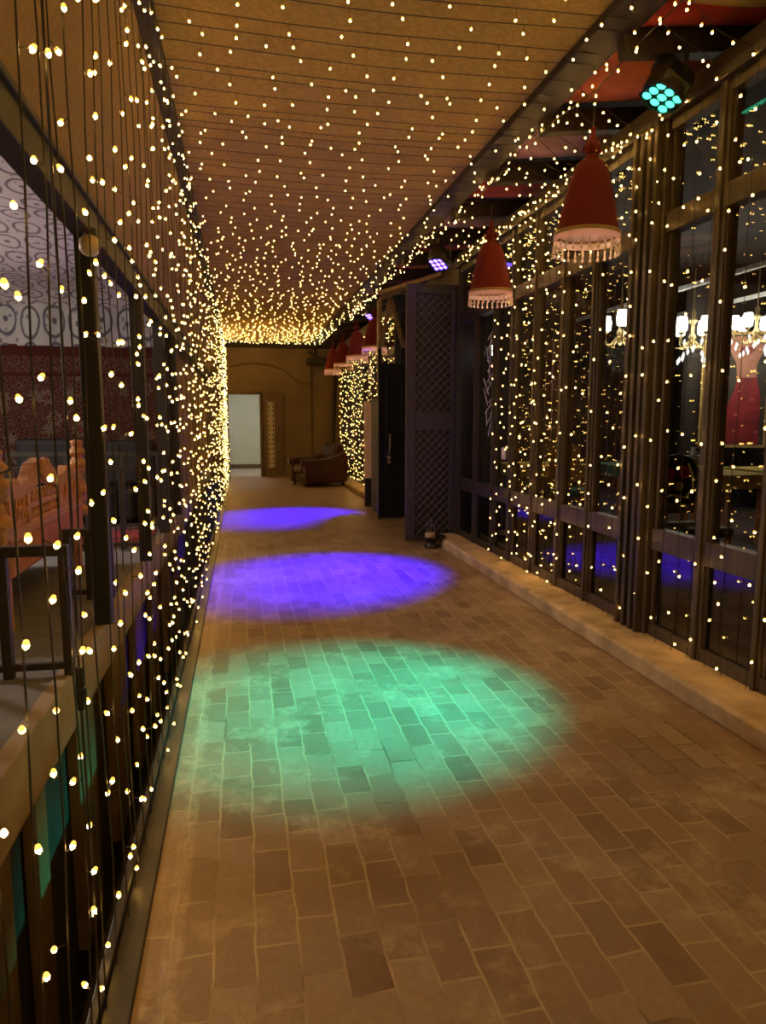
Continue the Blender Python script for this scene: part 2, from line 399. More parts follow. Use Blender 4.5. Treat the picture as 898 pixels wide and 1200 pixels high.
# steel edge of the paving beside the drop
struct('trim_1', MB().box((-.345, -2.2, -.12), (-.28, Y_END, .012)).box((-.37, -2.2, -.12), (-.345, Y_END, .035)), M['steel'], bevel=.004)
struct('ceiling', MB().box((-.42, -2.2, 3.235), (1.80, Y_END, 3.26)), M['ceil'])
struct('trim_2', MB().box((-.43, -2.2, 3.15), (-.345, Y_END, 3.24)), M['beam'], bevel=.006)
struct('trim_3', MB().box((1.70, -2.2, 3.19), (1.90, Y_END, 3.30)), M['beam'], bevel=.008)
struct('wall_back', MB().box((.44, Y_END, 0), (2.6, Y_END + .15, 3.4)).box((-.30, Y_END, 1.98), (.44, Y_END + .15, 3.4)).box((-1.2, Y_END, 0), (-.30, Y_END + .15, 3.4)), M['backwall'])
struct('trim_4', MB().box((-.42, Y_END - .06, 3.08), (2.4, Y_END, 3.2)), M['beam'])
struct('wall_rear', MB().box((-6, -2.35, -1.7), (9, -2.2, 3.6)), M['interior'])
# left cloth wall leaning out from the ceiling trim to the platform beam
struct('wall_left', MB().sheet(lambda u, v: (-.40 - .34 * v, -2.2 + (Y_END + 2.2) * u, 3.22 - .83 * v), 24, 3, .02), M['wallcloth'])
struct('trim_5', MB().box((-.79, -2.2, 2.25), (-.69, Y_END, 2.40)).box((-.70, -2.2, 2.38), (-.67, Y_END, 2.41)), M['metal'], bevel=.006)
# platform of the seating area: floor, fascia, wall of the drop
struct('floor_platform', MB().box((-6, -2.2, .18), (-.78, 8.3, .28)), M['bluecarpet'])
struct('trim_6', MB().box((-.80, -2.2, .03), (-.735, Y_END, .285)), M['fascia'], bevel=.006)
struct('wall_drop', MB().box((-.95, -2.2, -1.7), (-.86, Y_END, .18)), M['pit'])
struct('floor_drop', MB().box((-.95, -2.2, -1.75), (-.28, Y_END, -1.62)), M['pit'])
struct('wall_edge', MB().box((-.30, -2.2, -1.7), (-.27, Y_END, -.08)), M['pit'])
PP = [(2.0, .42), (2.72, .14), (3.42, .38), (4.35, .5), (5.3, .4), (6.3, .45), (7.4, .5), (8.6, .5)]
for i, (y, w) in enumerate(PP):
    o = MB().box((-.855, y, -1.25), (-.80, y + w, .10)).build('boarding_panel', M['pitpost'], bevel=.006)
    tag(o, 'tan board hung below the pale platform edge beside the drop', 'panel', 'boards below the platform edge')

# left posts under the beam
for i, y in enumerate((3.87, 5.6, 7.0, 8.35), 1):
    mb = MB().box((-.785, y - .04, .286), (-.695, y + .04, 2.25)).bar((-.74, y + .03, 2.0), (-.74, y + .24, 2.24), .03, .03)
    o = mb.build('platform_post', M['metal'], bevel=.004)
    lab = ['dark metal post at the near end of the seating platform', 'dark metal post behind the carved wooden bench with a cream globe at its top', 'second dark metal post along the platform edge beyond the globe',
           'third dark metal post along the platform edge beyond the globe', 'dark metal post at the end of the red carpet wall'][i]
    tag(o, lab, 'post')
# globe on the first post
g = empty('globe_lamp', (-.70, 3.80, 2.17), 'small unlit cream globe lamp under the dark beam by the post', 'lamp')
MB().ball((0, -.03, .02), .052, n=18, m=10).build('globe', M['globe'], g, True)
MB().lathe([(.001, .0), (.03, 0), (.03, .05), (.001, .05)], (0, .0, .055), 12).build('ceiling_mount', M['metal'], g)

# railings: one across the platform, others further on
def railing(x0, x1, y, z0, z1, lab, n, lengthwise=False):
    t = empty('railing', ((x0 + x1) / 2, y, z0), lab, 'railing')
    L = x1 - x0
    MB().box((-L / 2, -.02, z1 - z0 - .045), (L / 2, .02, z1 - z0)).build('top_rail', M['rail'], t, bevel=.004)
    MB().box((-L / 2, -.015, .03), (L / 2, .015, .06)).build('bottom_rail', M['rail'], t, bevel=.004)
    for k in range(n):
        x = -L / 2 + .02 + (L - .04) * k / (n - 1)
        MB().box((x - .02, -.02, 0), (x + .02, .02, z1 - z0 - .046)).build('post', M['rail'], t, bevel=.003)
    return t
railing(-1.95, -.72, 3.1, .28, .84, 'low dark metal railing across the grey carpet in front of the carved bench', 6)
railing(-1.06, -.78, 4.45, .28, .71, 'short dark metal railing between the platform edge and the carved bench', 3)
railing(-2.2, -.80, 6.15, .28, .98, 'dark metal railing across the platform behind the carved bench', 9)
railing(-2.2, -.80, 7.3, .28, 1.05, 'furthest dark railing on the platform in front of the black sofas', 9)

# tent cloth ceiling, valance and carpet wall of the seating area
struct('ceiling_tent', MB().sheet(lambda u, v: (-6 + 5.2 * u, 8.2 - 7.5 * v, 2.56 + .75 * v ** .8 + .03 * math.sin(9 * PI * v)), 10, 40, .01), M['tent'])
val = MB().sheet(lambda u, v: (-6 + 5.2 * u, 8.19 - .03 * math.sin(u * 60), 2.56 - .42 * v), 90, 6, .006).build('valance', M['valance'])
tag(val, 'white cloth valance with dark ornaments hanging over the red carpet wall', 'valance')
struct('wall_platform', MB().box((-6, 8.24, .18), (-.78, 8.4, 3.4)), M['interior'])
cw = MB().sheet(lambda u, v: (-5.6 + 4.8 * u, 8.225 - .012 * math.sin(u * 31), 2.15 - 1.85 * v), 60, 6, .004).build('wall_carpet', M['carpet'])
tag(cw, 'red carpet with pale flower medallions hung as a wall covering behind the seats', 'carpet')
struct('wall_platform_side', MB().box((-6.1, -2.2, .18), (-6, 8.4, 3.4)), M['interior'])
struct('wall_left_far', MB().box((-.86, 8.4, -.1), (-.80, Y_END, 2.3)), M['wallcloth'])
struct('ceiling_roof', MB().box((-6.1, -2.2, 3.6), (9, 18, 3.7)), M['interior'])

# platform things
def sofa_low(name, x0, x1, y, z1, lab):
    t = empty(name, ((x0 + x1) / 2, y, .28), lab, 'sofa')
    w = (x1 - x0) / 2; h = z1 - .28
    MB().box((-w, -.3, .06), (w, .30, .38)).build('seat', M['darkfabric'], t, bevel=.04)
    MB().box((-w, .12, .38), (w, .34, h)).build('backrest', M['darkfabric'], t, bevel=.05)
    for sx in (-1, 1):
        for sy in (-1, 1):
            MB().box((sx * (w - .08) - .03, sy * .22 - .03, 0), (sx * (w - .08) + .03, sy * .22 + .03, .06)).build('foot', M['metal'], t)
sofa_low('floor_sofa', -2.32, -1.62, 7.85, 1.16, 'black low sofa against the red carpet wall behind the carved bench')
sofa_low('floor_sofa', -1.42, -.95, 7.85, 1.14, 'black low sofa against the carpet wall between the dark posts')
o = MB().box((-2.4, 6.3, .281), (-.84, 7.2, .295)).build('rug', M['redrug'], bevel=.003); tag(o, 'red patterned rug on the platform between the railings', 'rug')

# carved bench (takht)
def turned(h, r):
    P = [(r * .55, 0), (r * .9, h * .03), (r * .9, h * .1), (r * .5, h * .14), (r * .8, h * .25), (r, h * .33), (r * .55, h * .45), (r * .45, h * .52), (r * .85, h * .6), (r * .95, h * .68), (r * .5, h * .76), (r * .85, h * .82), (r * .5, h * .9), (r * .6, h * .97), (.001, h)]
    out = []
    for (r0, z0), (r1, z1) in zip(P, P[1:]):
        for k in range(4):
            f = k / 4; g = (1 - math.cos(PI * f)) / 2
            out.append((r0 + (r1 - r0) * g, z0 + (z1 - z0) * f))
    return out + [P[-1]]
t = empty('carved_bench', (-1.18, 4.6, .28), 'carved orange-brown wooden bench with turned balusters on the grey platform carpet', 'bench')
def loc(x, y, z): return (x + 1.18, y - 4.6, z - .28)
def bx(mb, a, b, mi=0): return mb.box(loc(*a), loc(*b), mi)
for yy in (3.72, 5.50):
    MB().lathe([(.001, 0)] + turned(.56, .075), loc(-1.18, yy, .66), 18).build('corner_post', M['carvedwood'], t, True)
for x, yy in ((-2.5, 5.5), (-1.22, 5.42), (-1.22, 3.8)): bx(MB(), (x - .05, yy - .05, .28), (x + .05, yy + .05, .56)).build('leg', M['carvedwood'], t, bevel=.01)
MB().lathe([(.001, 0)] + turned(.40, .05), loc(-2.5, 3.72, .28), 14).build('leg', M['carvedwood'], t, True)
bx(MB(), (-1.215, 3.78, .74), (-1.145, 5.44, .80)).build('bottom_rail', M['carvedwood'], t, bevel=.006)
crest = []
N = 40
for i in range(N + 1):
    y = 3.78 + 1.66 * i / N
    c = math.exp(-((y - 4.46) / .27) ** 4) * .125 + .045 * math.exp(-((y - 3.95) / .09) ** 2) + .045 * math.exp(-((y - 5.1) / .12) ** 2) + .008 * math.sin(y * 40)
    crest.append((y - 4.6, 1.005 + c - .28))
low = [(y - 4.6, .95 + .05 * math.exp(-((y - 4.46) / .2) ** 2) - .28) for y in [5.44 - 1.66 * i / N for i in range(N + 1)]]
MB().prism(crest + low, 0, -.03, .03).build('crest_rail', M['carvedwood'], t, bevel=.005)
# raised carving on the crest
cv = MB()
for k in range(-3, 4):
    a = k * .3
    cv.tube([loc(-1.145, 4.46, .99), loc(-1.14, 4.46 + .06 * math.sin(a), 1.03), loc(-1.143, 4.46 + .15 * math.sin(a), .99 + .15 * math.cos(a))], [.012, .013, .004], 6)
cv.build('carving', M['carvedwood'], t, True)
for (a, b) in ((3.80, 4.16), (4.80, 5.42)):
    p = MB(); bx(p, (-1.20, a, .80), (-1.16, b, .955))
    for k in range(5):
        y = a + .05 + (b - a - .1) * k / 4
        p.tube([loc(-1.158, y - .03, .83), loc(-1.15, y, .90), loc(-1.158, y + .03, .94)], [.006, .013, .006], 6)
    for y in (a + .02, b - .02): bx(p, (-1.215, y - .02, .80), (-1.145, y + .02, .96))
    p.build('carved_panel', M['carvedwood'], t, bevel=.003)
bx(MB(), (-1.205, 4.16, .868), (-1.155, 4.80, .892)).build('middle_rail', M['carvedwood'], t, bevel=.004)
for z0 in (.80, .892):
    for k in range(9):
        y = 4.20 + .56 * k / 8
        h = .07
        MB().lathe([(.008, 0), (.02, .012), (.026, .03), (.012, .05), (.018, .06), (.01, h)], loc(-1.18, y, z0), 10).build('baluster', M['carvedwood'], t, True)
bx(MB(), (-2.55, 3.76, .55), (-1.15, 5.46, .74)).build('seat_box', M['salmon'], t, bevel=.02)
bx(MB(), (-2.5, 3.8, .741), (-1.24, 5.42, .80)).build('seat_cushion', M['salmon'], t, bevel=.03)

# ------------------------------------------------------------------ right side: curb, facade
Y0, YV0, YV1 = .4, 7.55, 10.65
for i, (a, b) in enumerate(((-2.2, YV0), (YV1, Y_END))):
    def curb_pt(u, v, a=a, b=b): pass
    mb = MB().prism([(2.07, 0), (2.062, .085), (2.08, .10), (2.40, .10), (2.40, 0)], 1, a, b)
    struct('trim_%d' % (7 + i), mb, M['curb'], bevel=.006)
posts = [.8, 1.35, 1.9, 2.35, 2.78, 3.23, 4.47, 4.93, 5.43, 5.92, 6.37, 6.90, 7.48]
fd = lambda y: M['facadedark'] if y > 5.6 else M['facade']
n_trim = 10
def facade_run(ys, col=None):
    """posts as trim, windows between them (frame, lower, main and upper pane)"""
    global n_trim, n_win
    for y in ys:
        wide = .045 if y in (3.23, 4.93, 5.92, 7.48) else .03
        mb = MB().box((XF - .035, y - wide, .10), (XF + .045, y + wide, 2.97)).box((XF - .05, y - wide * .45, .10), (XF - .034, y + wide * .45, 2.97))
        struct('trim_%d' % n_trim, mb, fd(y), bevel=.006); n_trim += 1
n_win = 1
def window(a, b):
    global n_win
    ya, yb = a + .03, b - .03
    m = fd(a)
    fr = MB()
    for z0, z1, d in ((.10, .17, .03), (.61, .735, .035), (2.37, 2.48, .04), (2.90, 2.97, .035)):
        fr.box((XF - d, ya, z0), (XF + d, yb, z1))
    for z0, z1 in ((.17, .61), (.735, 2.37), (2.48, 2.90)):
        for yy in (ya, yb):
            s = 1 if yy == ya else -1
            fr.box((XF - .02, yy, z0), (XF + .02, yy + s * .022, z1))
    r = struct('window_%d' % n_win, fr, m, bevel=.003)
    MB().box((XF - .004, ya + .01, .16), (XF + .004, yb - .01, .62)).build('lower_pane', M['lowglass'], r)
    MB().box((XF - .004, ya + .01, .73), (XF + .004, yb - .01, 2.38)).build('main_pane', M['glass'], r)
    MB().box((XF - .004, ya + .01, 2.47), (XF + .004, yb - .01, 2.91)).build('upper_pane', M['glass'], r)
    n_win += 1
facade_run(posts)
seg = [(.8, 1.35), (1.35, 1.9), (1.9, 2.35), (2.35, 2.78), (2.78, 3.23), (3.23, 3.70), (3.98, 4.47), (4.47, 4.93), (4.93, 5.43), (5.43, 5.92), (5.92, 6.37), (6.37, 6.90), (6.90, 7.48)]
for a, b in seg: window(a, b)
# broad ribbed wooden column
cm = MB().box((XF - .05, 3.69, .10), (XF + .07, 3.99, 2.99))
for y in (3.72, 3.785, 3.86, 3.935): cm.box((XF - .085, y, .10), (XF - .049, y + .035, 2.99))
struct('column_1', cm, M['facade'], bevel=.006)
struct('wall_right', MB().box((XF - .03, -2.2, .10), (XF + .05, .77, 2.97)), M['facadedark'])
struct('trim_header', MB().box((XF - .05, -2.2, 2.97), (XF + .07, YV0, 3.10)).box((XF - .08, -2.2, 2.955), (XF - .04, YV0, 3.01)), M['facadedark'], bevel=.006)
# far facade beyond the vestibule
fy = [10.72 + .98 * k for k in range(7)]
facade_run(fy)
for a, b in zip(fy, fy[1:]): window(a, b)
struct('trim_header_far', MB().box((XF - .05, YV1, 2.97), (XF + .07, Y_END, 3.10)), M['facadedark'])
struct('wall_right_far', MB().box((XF - .03, 16.62, .1), (XF + .05, Y_END, 2.97)), M['backwall'])

# canopy rafters and cloths between beam and facade
raf = [2.45 + .96 * k for k in range(16)]
for i, y in enumerate(raf):
    mb = MB().bar((1.86, y, 3.17), (2.95, y, 3.29), .09, .13)
    struct('beam_%d' % (i + 1), mb, M['beam'], bevel=.006)
cl = ['tancloth', 'orangecloth', 'greycloth', 'redcloth', 'greycloth', 'redcloth', 'orangecloth', 'redcloth']
names = {'tancloth': 'tan', 'orangecloth': 'orange', 'greycloth': 'dusty pink', 'redcloth': 'red'}
seen = ['tan canopy cloth above the green spotlight nearest the camera', 'orange canopy cloth stretched beside the lit green spotlight', 'dusty pink canopy cloth above the nearest red lamp', 'red canopy cloth hanging just past the nearest red lamp',
        'dusty pink canopy cloth over the second red lamp', 'red canopy cloth above the black lattice panel', 'orange canopy cloth between dark rafters at the vestibule', 'red canopy cloth over the dark door']
for i in range(15):
    a, b = raf[i] + .05, raf[i + 1] - .05
    key = cl[i % 8] if i < 8 else ('redcloth' if i % 2 else 'greycloth')
    mb = MB().sheet(lambda u, v: (1.88 + 1.07 * u, a + (b - a) * v, 3.275 + .115 * u - .10 * math.sin(PI * v) * (.55 + .45 * math.sin(PI * u))), 8, 10, .006)
    if i == 0:  # a red strip along the nearest rafter
        mb.sheet(lambda u, v: (1.90 + 1.02 * u, b - .22 + .21 * v, 3.225 + .11 * u - .03 * math.sin(PI * v)), 8, 4, .006, 1)
    o = mb.build('canopy_cloth', [M[key], M['redcloth']] if i == 0 else M[key], smooth=True)
    if i < 8: tag(o, seen[i], 'canopy')
    else: tag(o, 'canopy cloth between rafters in the dim far half of the passage', 'canopy', 'far canopy cloths')

# ------------------------------------------------------------------ vestibule
ZB = .02
t = empty('lattice_shutter', (2.06, 7.60, ZB), 'tall dark purplish shutter with two diamond lattice panels standing across the curb end', 'shutter')
W, H_ = .30, 2.78
MB().box((-W, -.025, 0), (-W + .105, .025, H_)).build('stile', M['purple'], t, bevel=.004)
MB().box((W - .105, -.025, 0), (W, .025, H_)).build('stile', M['purple'], t, bevel=.004)
for z0, z1 in ((0, .07), (1.22, 1.42), (2.68, H_)):
    MB().box((-W + .105, -.022, z0), (W - .105, .022, z1)).build('cross_rail', M['purple'], t, bevel=.004)
for z0, z1 in ((.07, 1.22), (1.42, 2.68)):
    mb = MB(); w = W - .105; s = .092
    k = -30
    h = z1 - z0
    c = -2 * w
    while c < h + 2 * w:
        for sg in (1, -1):
            # line z = c + (x+w)*sg within the panel
            pts = []
            x0, x1 = -w, w
            za, zb_ = (c, c + 2 * w) if sg > 0 else (c + 2 * w, c)
            def clip(xa, za, xb, zb):
                if max(za, zb) <= 0 or min(za, zb) >= h: return None
                def at(z): return xa + (xb - xa) * (z - za) / (zb - za)
                P = [(xa, za), (xb, zb)]
                out = []
                for (x, z) in P:
                    if z < 0: out.append((at(0), 0))
                    elif z > h: out.append((at(h), h))
                    else: out.append((x, z))
                return out
            q = clip(x0, za, x1, zb_)
            if q and abs(q[0][0] - q[1][0]) > .01:
                yy = -.006 if sg > 0 else .006
                mb.bar((q[0][0], yy, z0 + q[0][1]), (q[1][0], yy, z0 + q[1][1]), .013, .021, 0, (0, 1, 0))
        c += s
    mb.build('lattice', M['latbar'], t)
    MB().box((-w, .014, z0), (w, .02, z1)).build('dark_sheet', M['black'], t)  # dark sheet added so the lattice openings read black
struct('column_2', MB().box((XF - .03, 7.50, .10), (XF + .2, 7.72, 3.1)), M['purple'], bevel=.006)
struct('wall_vestibule', MB().box((XF + .02, 7.70, 0), (XF + .12, 9.9, 3.1)), M['facadedark'])
t = empty('entrance_door', (2.03, 9.55, .0), 'dark closed door leaf with a bronze pull handle behind the lattice shutter', 'door')
dl = MB().box((-.16, -.025, .02), (.27, .025, 2.12)).build('door_leaf', M['doorgreen'], t, bevel=.004)
for z0, z1 in ((.15, .55), (.65, .95), (1.1, 2.0)):
    mb = MB()
    for a, b in (((-.09, -.035, z0), (.14, -.025, z0 + .025)), ((-.09, -.035, z1 - .025), (.14, -.025, z1)), ((-.09, -.035, z0), (-.065, -.025, z1)), ((.115, -.035, z0), (.14, -.025, z1))): mb.box(a, b)
    mb.build('panel_moulding', M['doorgreen'], dl, bevel=.003)
MB().box((-.21, -.05, 0), (-.165, .05, 2.95)).build('frame_post', M['doorgreen'], t, bevel=.004)
hd = MB().tube([(-.055, -.03, .87), (-.06, -.07, .92), (-.055, -.085, 1.0), (-.05, -.07, 1.10), (-.045, -.03, 1.14)], .012, 8)
hd.ball((-.055, -.04, .85), .03); hd.ball((-.045, -.035, 1.15), .022); hd.ball((-.055, -.045, .79), .026)
hd.build('pull_handle', M['brass'], dl, True)
# pointed truss over the door
t = empty('gable_truss', (2.0, 9.44, 2.2), 'pale wooden pointed truss with two slanting struts above the dark door', 'truss')
MB().bar((-.03, 0, .77), (-.145, 0, .14), .05, .04, 0, (0, 1, 0)).build('strut', M['paleoak'], t, bevel=.004)
MB().bar((-.03, 0, .77), (.16, 0, .12), .05, .04, 0, (0, 1, 0)).build('strut', M['paleoak'], t, bevel=.004)
MB().bar((-.17, 0, .74), (.20, 0, .90), .05, .05, 0, (0, 1, 0)).build('rafter', M['paleoak'], t, bevel=.004)
MB().bar((-.165, 0, .1), (-.165, 0, .74), .04, .035, 0, (0, 1, 0)).build('upright', M['paleoak'], t, bevel=.004)
struct('beam_20', MB().bar((1.80, 9.3, 2.99), (2.36, 8.3, 3.06), .05, .05), M['paleoak'], bevel=.004)
# cabinet and tan board beside the door
t = empty('tall_cabinet', (1.95, 10.3, 0), 'tall black cabinet on the floor behind the dark door', 'cabinet')
MB().box((-.03, -.30, .06), (.25, .30, 1.62)).build('body', M['doorgreen'], t, bevel=.006)
MB().box((-.02, -.28, 0), (.23, .28, .06)).build('plinth', M['black'], t)
MB().box((-.05, -.32, 1.62), (.27, .32, 1.66)).build('top', M['doorgreen'], t, bevel=.005)
t = empty('notice_board', (1.97, 11.0, 0), 'upright tan board on a dark base beside the black cabinet', 'board')
MB().box((-.09, -.02, .45), (.12, .02, 1.65)).build('board', M['tan'], t, bevel=.004)
MB().box((-.08, -.03, .0), (.11, .03, .45)).build('stand', M['black'], t, bevel=.004)

# ------------------------------------------------------------------ back wall things
rm = MB().box((-.9, Y_END + 3.0, 0), (1.6, Y_END + 3.1, 3)).box((-.9, Y_END + .15, 0), (-.8, Y_END + 3, 3)).box((1.5, Y_END + .15, 0), (1.6, Y_END + 3, 3))
struct('wall_room', rm, M['whiteroom'])
struct('ceiling_room', MB().box((-.9, Y_END + .15, 2.6), (1.6, Y_END + 3.1, 2.7)), M['whiteroom'])
struct('floor_room', MB().box((-.9, Y_END, -.08), (1.6, Y_END + 3.1, 0.0)), M['roomfloor'])
struct('baseboard_room', MB().box((-.8, Y_END + 2.97, 0), (1.5, Y_END + 3.0, .12)), M['brownwood'])
tl = MB().box((-.15, Y_END + .9, 2.57), (.55, Y_END + 1.4, 2.598)).build('ceiling_light', emit('room_tube', (1., .98, .84), 14.)); tag(tl, 'lit ceiling panel in the pale room behind the open doorway', 'lamp')
struct('door_1', MB().box((.44, Y_END - .05, 0), (.50, Y_END + .02, 2.04)).box((-.36, Y_END - .05, 1.98), (.50, Y_END + .02, 2.04)).box((-.36, Y_END - .05, 0), (-.30, Y_END + .02, 2.04)), M['brownwood'], bevel=.006)
t = empty('door_leaf', (.72, Y_END - .055, 0), 'brown door leaf with a tall pale fretwork insert beside the open doorway', 'door')
MB().box((-.2, -.02, 0), (-.115, .03, 2.0)).box((.08, -.02, 0), (.27, .03, 2.0)).box((-.115, -.02, 1.86), (.08, .03, 2.0)).box((-.115, -.02, 0), (.08, .03, .2)).box((-.115, .02, .2), (.08, .03, 1.86)).build('leaf', M['brownwood'], t, bevel=.004)
fw = MB()
for k in range(14):
    z = .26 + .115 * k
    fw.lathe([(.038, -.006), (.052, -.006), (.052, .006), (.038, .006)], (0, 0, 0), 12, 0, True) if False else None
    for q in range(8):
        a = PI * q / 4
        fw.bar((-.017 + .012 * math.cos(a), .0, z + .012 * math.sin(a)), (-.017 + .062 * math.cos(a), .0, z + .058 * math.sin(a)), .011, .012, 0, (0, 1, 0))
    pr_ = [(-.017 + .046 * math.cos(2 * PI * q / 10), 0, z + .046 * math.sin(2 * PI * q / 10)) for q in range(11)]
    fw.tube(pr_, .007, 5)
fw.box((-.10, -.006, .2), (-.09, .006, 1.86)).box((.056, -.006, .2), (.066, .006, 1.86))
fw.build('fretwork', M['whitelat'], t)
o = MB().tube([(1.70, Y_END - .03, .03), (1.70, Y_END - .03, 3.05)], .018, 8).build('wall_pipe', M['cable']); tag(o, 'thin brown pipe running straight up the back wall behind the armchair', 'pipe')
cp = [(-.25, 2.62), (.1, 2.70), (.4, 2.72), (.75, 2.67), (1.05, 2.55), (1.25, 2.38), (1.43, 2.25), (1.68, 2.24)]
o = MB().tube([(x, Y_END - .015, z) for x, z in cp], .012, 6).build('wall_cable', M['cable']); tag(o, 'thin cable curving over the doorway across the back wall to the pipe', 'cable')
o = MB().tube([(2.10, 16.9, .02), (2.24, 17.1, 2.6)], .045, 8).build('corner_pole', M['metal']); tag(o, 'dark leaning pole in the back corner behind the armchair', 'pole')
t = empty('projector_bracket', (1.8, 17.34, 2.9), 'dark projector hung from the ceiling bracket high above the armchair', 'projector')
MB().box((-.22, -.2, -.22), (.22, .2, -.06)).build('body', M['black'], t, bevel=.02)
MB().tube([(0, .1, -.06), (0, .1, .2)], .03, 8).build('mount', M['black'], t)
MB().bar((-.2, .0, .1), (.5, 0, -.30), .05, .05).build('brace', M['black'], t)
MB().lathe([(.001, 0), (.05, 0), (.05, .03), (.001, .03)], (0, 0, 0), 14).build('lens', M['black'], t, loc=(-.08, -.2, -.14)).rotation_euler.x = PI / 2

# armchair facing the passage
t = empty('armchair', (1.55, 14.9, 0), 'dark maroon leather armchair with rounded arms in front of the brown back wall', 'armchair', rz=.28)
def rounded(mb, a, b, name, r): return mb.box(a, b).build(name, M['maroon'], t, True, r)
def soft(o, lv=2):
    s = o.modifiers.new('sub', 'SUBSURF'); s.levels = lv; s.render_levels = lv; return o
MB().box((-.40, -.30, .06), (.45, .30, .26)).build('base', M['maroon'], t, bevel=.03)
MB().box((-.46, -.28, .26), (.2, .28, .46)).build('seat_cushion', M['maroon'], t, bevel=.07)
MB().prism([(.16, .24), (.24, .60), (.26, .80), (.32, .90), (.42, .88), (.5, .72), (.52, .3), (.46, .08)], 1, -.36, .36).build('backrest', M['maroon'], t, bevel=.05)
for s in (-1, 1):
    y0 = s * .30; y1 = s * .47
    MB().prism([(-.44, .06), (-.46, .44), (-.47, .50), (-.43, .565), (-.36, .58), (.0, .585), (.22, .64), (.40, .72), (.49, .66), (.50, .08)], 1, min(y0, y1), max(y0, y1)).build('armrest', M['maroon'], t, bevel=.05)
    MB().lathe([(.001, 0), (.075, 0), (.085, .02), (.075, .05), (.001, .055)], (0, 0, 0), 18).build('arm_scroll', M['maroon'], t, True, loc=(-.45, s * .385, .50)).rotation_euler.y = -PI / 2
for sx in (-.38, .42):
    for sy in (-.36, .36):
        MB().lathe([(.02, 0), (.028, .06), (.001, .06)], (sx, sy, 0), 10).build('foot', M['black'], t)

# footed bowl by the curb end
t = empty('footed_bowl', (1.965, 7.24, 0), 'small dark footed bowl with a pale pot and upright glass tubes by the curb end', 'bowl')
MB().lathe([(.001, 0), (.075, 0), (.08, .02), (.05, .05), (.055, .075), (.10, .09), (.155, .125), (.15, .132), (.09, .105), (.001, .10)], (0, 0, 0), 24).build('bowl', M['iron'], t, True)
MB().lathe([(.001, .10), (.05, .10), (.058, .13), (.05, .165), (.042, .165), (.04, .14), (.001, .14)], (-.015, 0, 0), 18).build('pot', M['clay'], t, True)
for k, (x, h) in enumerate(((-.045, .29), (-.01, .33), (.025, .28))):
    MB().lathe([(.001, .165), (.009, .165), (.009, h - .02), (.004, h), (.001, h)], (x, -.01 * k, 0), 10).build('glass_tube', M['clearglass'], t, True)
MB().bar((.06, -.03, .03), (.2, -.06, .045), .02, .01).build('tongs', M['steel'], t)

# ------------------------------------------------------------------ red lamps
t = empty('pendant_lamp', (0, 0, 0)); L0 = t
MB().lathe([(.185, 0), (.178, .02), (.150, .16), (.122, .28), (.095, .36), (.070, .405), (.03, .42), (.03, .414), (.065, .399), (.09, .355), (.117, .276), (.145, .157), (.172, .02), (.179, 0)], (0, 0, 0), 36, 0, True).build('shade', M['red'], t, True)
MB().lathe([(.1765, .004), (.150, .13), (.125, .24), (.122, .24), (.147, .13), (.1735, .004)], (0, 0, 0), 36, 0, True).build('lining', M['cream'], t, True)
MB().lathe([(.183, -.008), (.191, -.008), (.191, .012), (.183, .012)], (0, 0, 0), 36, 0, True).build('rim', M['goldrim'], t, True)
MB().lathe([(.186, -.042), (.190, -.042), (.190, -.008), (.186, -.008)], (0, 0, 0), 36, 0, True).build('net_band', M['cream'], t)
fr = MB().tube([(0, 0, -.042), (0, 0, -.06)], .002, 4)
for z, r in ((-.062, .007), (-.076, .008), (-.091, .007), (-.106, .0105)): fr.ball((0, 0, z), r, 0, 8, 5)
tassel_me = fr.mesh('bead_tassel', M['bead'], True)
for k in range(26):
    a = 2 * PI * k / 26
    o = bpy.data.objects.new('bead_tassel', tassel_me); C.objects.link(o); o.parent = t; o.location = (.188 * math.cos(a), .188 * math.sin(a), 0)
kn = MB().ball((0, 0, .43), .038, 0, 10, 6, .8)
for k in range(7):
    a = 2 * PI * k / 7
    kn.tube([(0, 0, .43), (.045 * math.cos(a), .045 * math.sin(a), .47 + .02 * math.sin(k * 3)), (.03 * math.cos(a), .03 * math.sin(a), .52)], [.012, .016, .006], 6)
kn.build('cloth_knot', M['knot'], t, True)
MB().tube([(0, 0, .42), (0, 0, .60)], [.022, .012], 8).build('ribbon', M['knot'], t, True)
MB().tube([(0, 0, .55), (0, 0, .72)], .005, 6).build('cord', M['wire'], t)
MB().lathe([(.001, .13), (.018, .13), (.018, .19), (.001, .19)], (0, 0, 0), 10).build('socket', M['black'], t)
MB().ball((0, 0, .10), .034, 0, 14, 8, 1.2).build('light_bulb', M['shadebulb'], C.objects[-1] if False else t.children[-1], True)
LP = [(2.01, 4.0, 2.425), (2.03, 5.7, 2.395), (2.0, 10.75, 2.45), (2.0, 12.4, 2.46), (2.0, 14.1, 2.46), (2.0, 15.7, 2.46)]
LL = ['nearest red cone lamp with bead fringe hanging below the green spotlight', 'red cone lamp with bead fringe hanging in front of the lattice shutter corner', 'red cone lamp half hidden by the pale truss, below a small blue light',
      'red cone lamp fourth along the row, past the pale truss', 'red cone lamp fifth along the row over the armchair side', 'smallest red cone lamp at the far end of the row']
for i, (p, lab) in enumerate(zip(LP, LL)):
    o = L0 if i == 0 else copy_tree(L0)
    o.location = p; o.scale = (.94,) * 3 if i == 1 else (1,) * 3; tag(o, lab, 'lamp', 'red pendant lamps'); o.rotation_euler = (0, .03 if i == 0 else .02 * math.sin(i * 5), i * .9)

